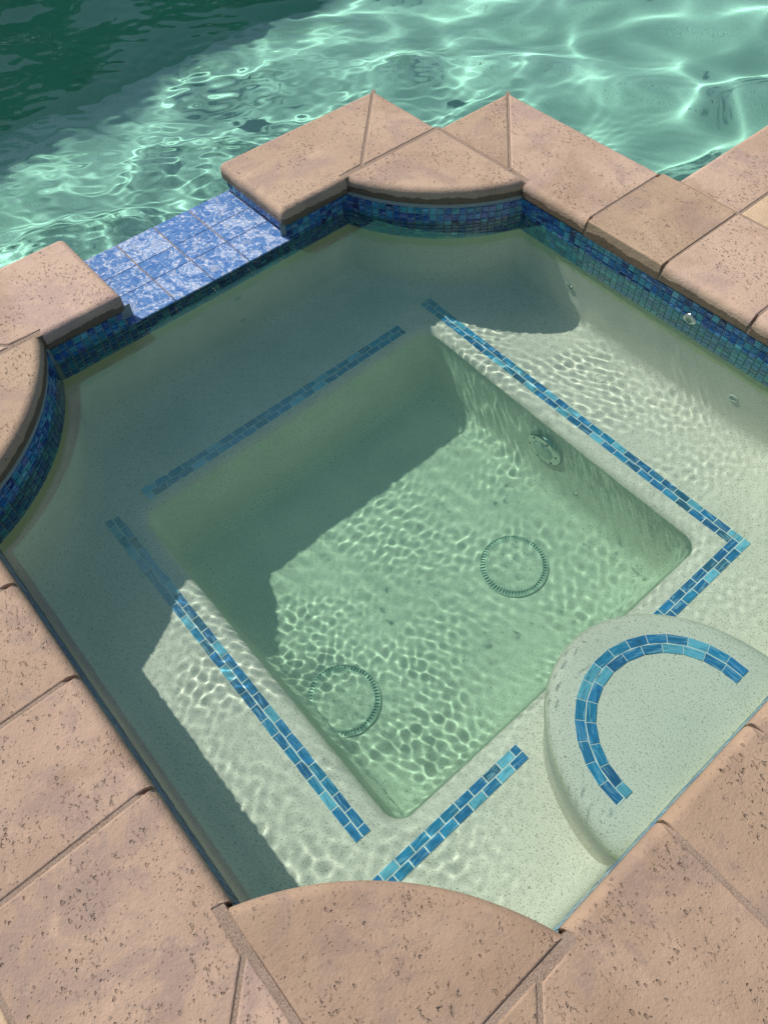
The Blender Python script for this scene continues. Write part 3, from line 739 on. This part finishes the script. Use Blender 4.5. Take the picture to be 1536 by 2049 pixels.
bm = bmesh.new(); q_ = [P(.475+.009*math.sin(t_*1.6), -1.122+.014*t_, ZW+.004+.002*t_) for t_ in (-1, -.5, 0, .5, 1)]
tube_pts = q_
prev = None
for k, p_ in enumerate(q_):
    ring = [bm.verts.new(p_+Vector((.0022*(1.3-abs(k-2)*.4)*math.cos(a), .0012*math.sin(a), .0014*math.sin(a)))) for a in (0, 1.05, 2.09, 3.14, 4.19, 5.24)]
    if prev:
        for i in range(6): bm.faces.new((prev[i], prev[(i+1) % 6], ring[(i+1) % 6], ring[i]))
    prev = ring
tag(bm_obj('twig', bm, M['dark']), 'tiny dark curled twig floating on the pool near the upper right', 'twig')

# ------------------------------------------------------------------ planting that shades and mirrors in the far water
def leaf_mat(name, a, b):
    m = N(name); oi = m.n('ShaderNodeAttribute', attribute_name='tint'); sp = m.n('ShaderNodeSeparateColor'); m.l(oi.outputs['Color'], sp.inputs[0])
    m.bsdf(m.mix(sp.outputs[0], a, b), .55, .3); return m.m
M['leaf'] = leaf_mat('tree_leaf', (.035, .075, .02), (.07, .12, .035)); M['hleaf'] = leaf_mat('hedge_leaf', (.025, .06, .02), (.05, .10, .03))
m = N('bark'); v = m.coords(); m.bsdf(m.mix(m.noise(v, 20, 4), (.12, .09, .06), (.22, .17, .12)), .9, .2, m.noise(v, 40, 4), .5, .01); M['bark'] = m.m
def foliage(name, pts, size, mat, parent):
    n = len(pts); a = rng.normal(size=(n, 3)); a /= np.linalg.norm(a, axis=1)[:, None]
    b = np.cross(a, rng.normal(size=(n, 3))); b /= np.linalg.norm(b, axis=1)[:, None]
    sz = size*rng.uniform(.6, 1.3, n)[:, None]; c = np.asarray(pts)
    V_ = np.stack([c-a*sz, c-b*sz*.45, c+a*sz, c+b*sz*.45], 1).reshape(-1, 3)
    me = bpy.data.meshes.new(name); me.from_pydata(V_.tolist(), [], [(4*i, 4*i+1, 4*i+2, 4*i+3) for i in range(n)]); me.update()
    at = me.attributes.new('tint', 'FLOAT_COLOR', 'FACE'); t_ = rng.random(n); at.data.foreach_set('color', np.stack([t_, t_, t_, np.ones(n)], 1).astype(np.float32).ravel())
    me.materials.append(mat); o = link(bpy.data.objects.new(name, me)); return keep(o, parent)
def tube(bm, pts, rads, n=9):
    prev = None
    for k, (p, r) in enumerate(zip(pts, rads)):
        d_ = (Vector(pts[min(k+1, len(pts)-1)])-Vector(pts[max(k-1, 0)])).normalized(); a = d_.orthogonal().normalized(); b = d_.cross(a)
        ring = [bm.verts.new(Vector(p)+a*r*math.cos(2*math.pi*i/n)+b*r*math.sin(2*math.pi*i/n)) for i in range(n)]
        if prev:
            for i in range(n): bm.faces.new((prev[i], prev[(i+1) % n], ring[(i+1) % n], ring[i]))
        prev = ring
tc_ = Vector((-9.85, -2.5, 6.0))
tree = empty('tree', (tc_.x-.3, tc_.y, 0), 'spreading leafy tree beyond the pool whose shade darkens the upper left water', 'tree')
q = rng.normal(size=(15000, 3)); q /= np.linalg.norm(q, axis=1)[:, None]; q *= (rng.uniform(.25, 1.0, 15000)**.45)[:, None]
q *= 1 + .10*np.sin(q[:, [1]]*9+2)*np.cos(q[:, [0]]*7)
foliage('crown', q*np.array([1.3, 3.7, .85])+np.array(tc_), .15, M['leaf'], tree)
bm = bmesh.new(); bz = Vector((tc_.x-.3, tc_.y, 0)); top_ = bz+Vector((.1, 0, 3.6))
tube(bm, [bz, bz+Vector((.05, .05, 1.6)), top_], [.26, .20, .16])
for k in range(9):
    e_ = tc_+Vector((random.uniform(-.7, .7), (k-4)*.9, random.uniform(-.3, .3))); tube(bm, [top_, top_.lerp(e_, .5)+Vector((0, 0, .3)), e_], [.10, .07, .02], 7)
keep(bm_obj('trunk', bm, M['bark'], None, True), tree)
hd = empty('hedge', (-8.3, 1.0, 0), 'dark clipped hedge along the far side of the pool, mirrored in the water', 'hedge')
n = 16000; hp = np.stack([rng.uniform(-8.9, -7.8, n), rng.uniform(-3.5, 7.5, n), rng.uniform(.02, 1, n)**.7*2.85], 1)
hp[:, 2] *= 1+.16*np.sin(hp[:, 1]*1.9)+.08*np.sin(hp[:, 1]*5.3)
foliage('foliage', hp, .11, M['hleaf'], hd)
bm = bmesh.new()
for k in range(12): y0 = -3.2+k*.95; tube(bm, [(-8.35, y0, 0), (-8.3, y0+.1, .9), (-8.4, y0, 1.7)], [.05, .04, .015], 7)
so_ = keep(bm_obj('stems', bm, M['bark'], None, True), hd); so_['kind'] = 'stuff'

# ------------------------------------------------------------------ light, sky
TU, TV = .90, -.235                          # horizontal run of the sun rays per metre of drop, (u, v)
el = math.atan(1/math.hypot(TU, TV))
d = Vector((TU, -TV, -1)).normalized()
sun = bpy.data.lights.new('sun', 'SUN'); sun.energy = 4.6; sun.angle = math.radians(.53); sun.color = (1, .95, .87)
so = bpy.data.objects.new('sun', sun); link(so); so.rotation_mode = 'QUATERNION'; so.rotation_quaternion = Vector((0, 0, -1)).rotation_difference(d)
sun.cycles.is_caustics_light = True
w = bpy.data.worlds.new('World'); scene.world = w; w.use_nodes = True
nt = w.node_tree; sk = nt.nodes.new('ShaderNodeTexSky'); sk.sky_type = 'NISHITA'; sk.sun_disc = False
sk.sun_elevation = el; sk.sun_rotation = math.atan2(-d.x, -d.y)
bg = nt.nodes['Background']; bg.inputs[1].default_value = .095; nt.links.new(sk.outputs[0], bg.inputs[0])

# ------------------------------------------------------------------ camera
cam = bpy.data.cameras.new('camera'); cam.sensor_fit = 'VERTICAL'; cam.sensor_height = 24; cam.lens = 24*1533.15/2049
cam.clip_start = .02; cam.clip_end = 500
co = bpy.data.objects.new('camera', cam); link(co); scene.camera = co
Rw = Matrix(((0.652386843010226, 0.757523100859178, -0.023455462729317922), (0.6213027575679144, -0.5522833491853494, -0.5558470883715398), (-0.43402107149959424, 0.3480543835053784, -0.830953582107349)))
cm = Matrix((Rw[0], [-x for x in Rw[1]], [-x for x in Rw[2]])).transposed().to_4x4(); cm.translation = Vector((2.0343459, -1.9722844, 1.6063414))
co.matrix_world = cm

# ------------------------------------------------------------------ render settings
for o in scene.objects:
    if o.type == 'MESH':
        wtr = o.name in ('spa_water', 'pool_water', 'deep_water', 'pool_depths')
        o.cycles.is_caustics_caster = wtr; o.cycles.is_caustics_receiver = not wtr
cy = scene.cycles
cy.max_bounces = 12; cy.diffuse_bounces = 4; cy.glossy_bounces = 3; cy.transmission_bounces = 8; cy.transparent_max_bounces = 8
cy.caustics_refractive = True; cy.caustics_reflective = False; cy.blur_glossy = .3
cy.sample_clamp_indirect = 6; cy.sample_clamp_direct = 0
cy.use_denoising = True
try: cy.denoiser = 'OPENIMAGEDENOISE'
except Exception: pass
vs_ = scene.view_settings; vs_.view_transform = 'Standard'; vs_.look = 'None'; vs_.exposure = 0.07; vs_.gamma = 1.0
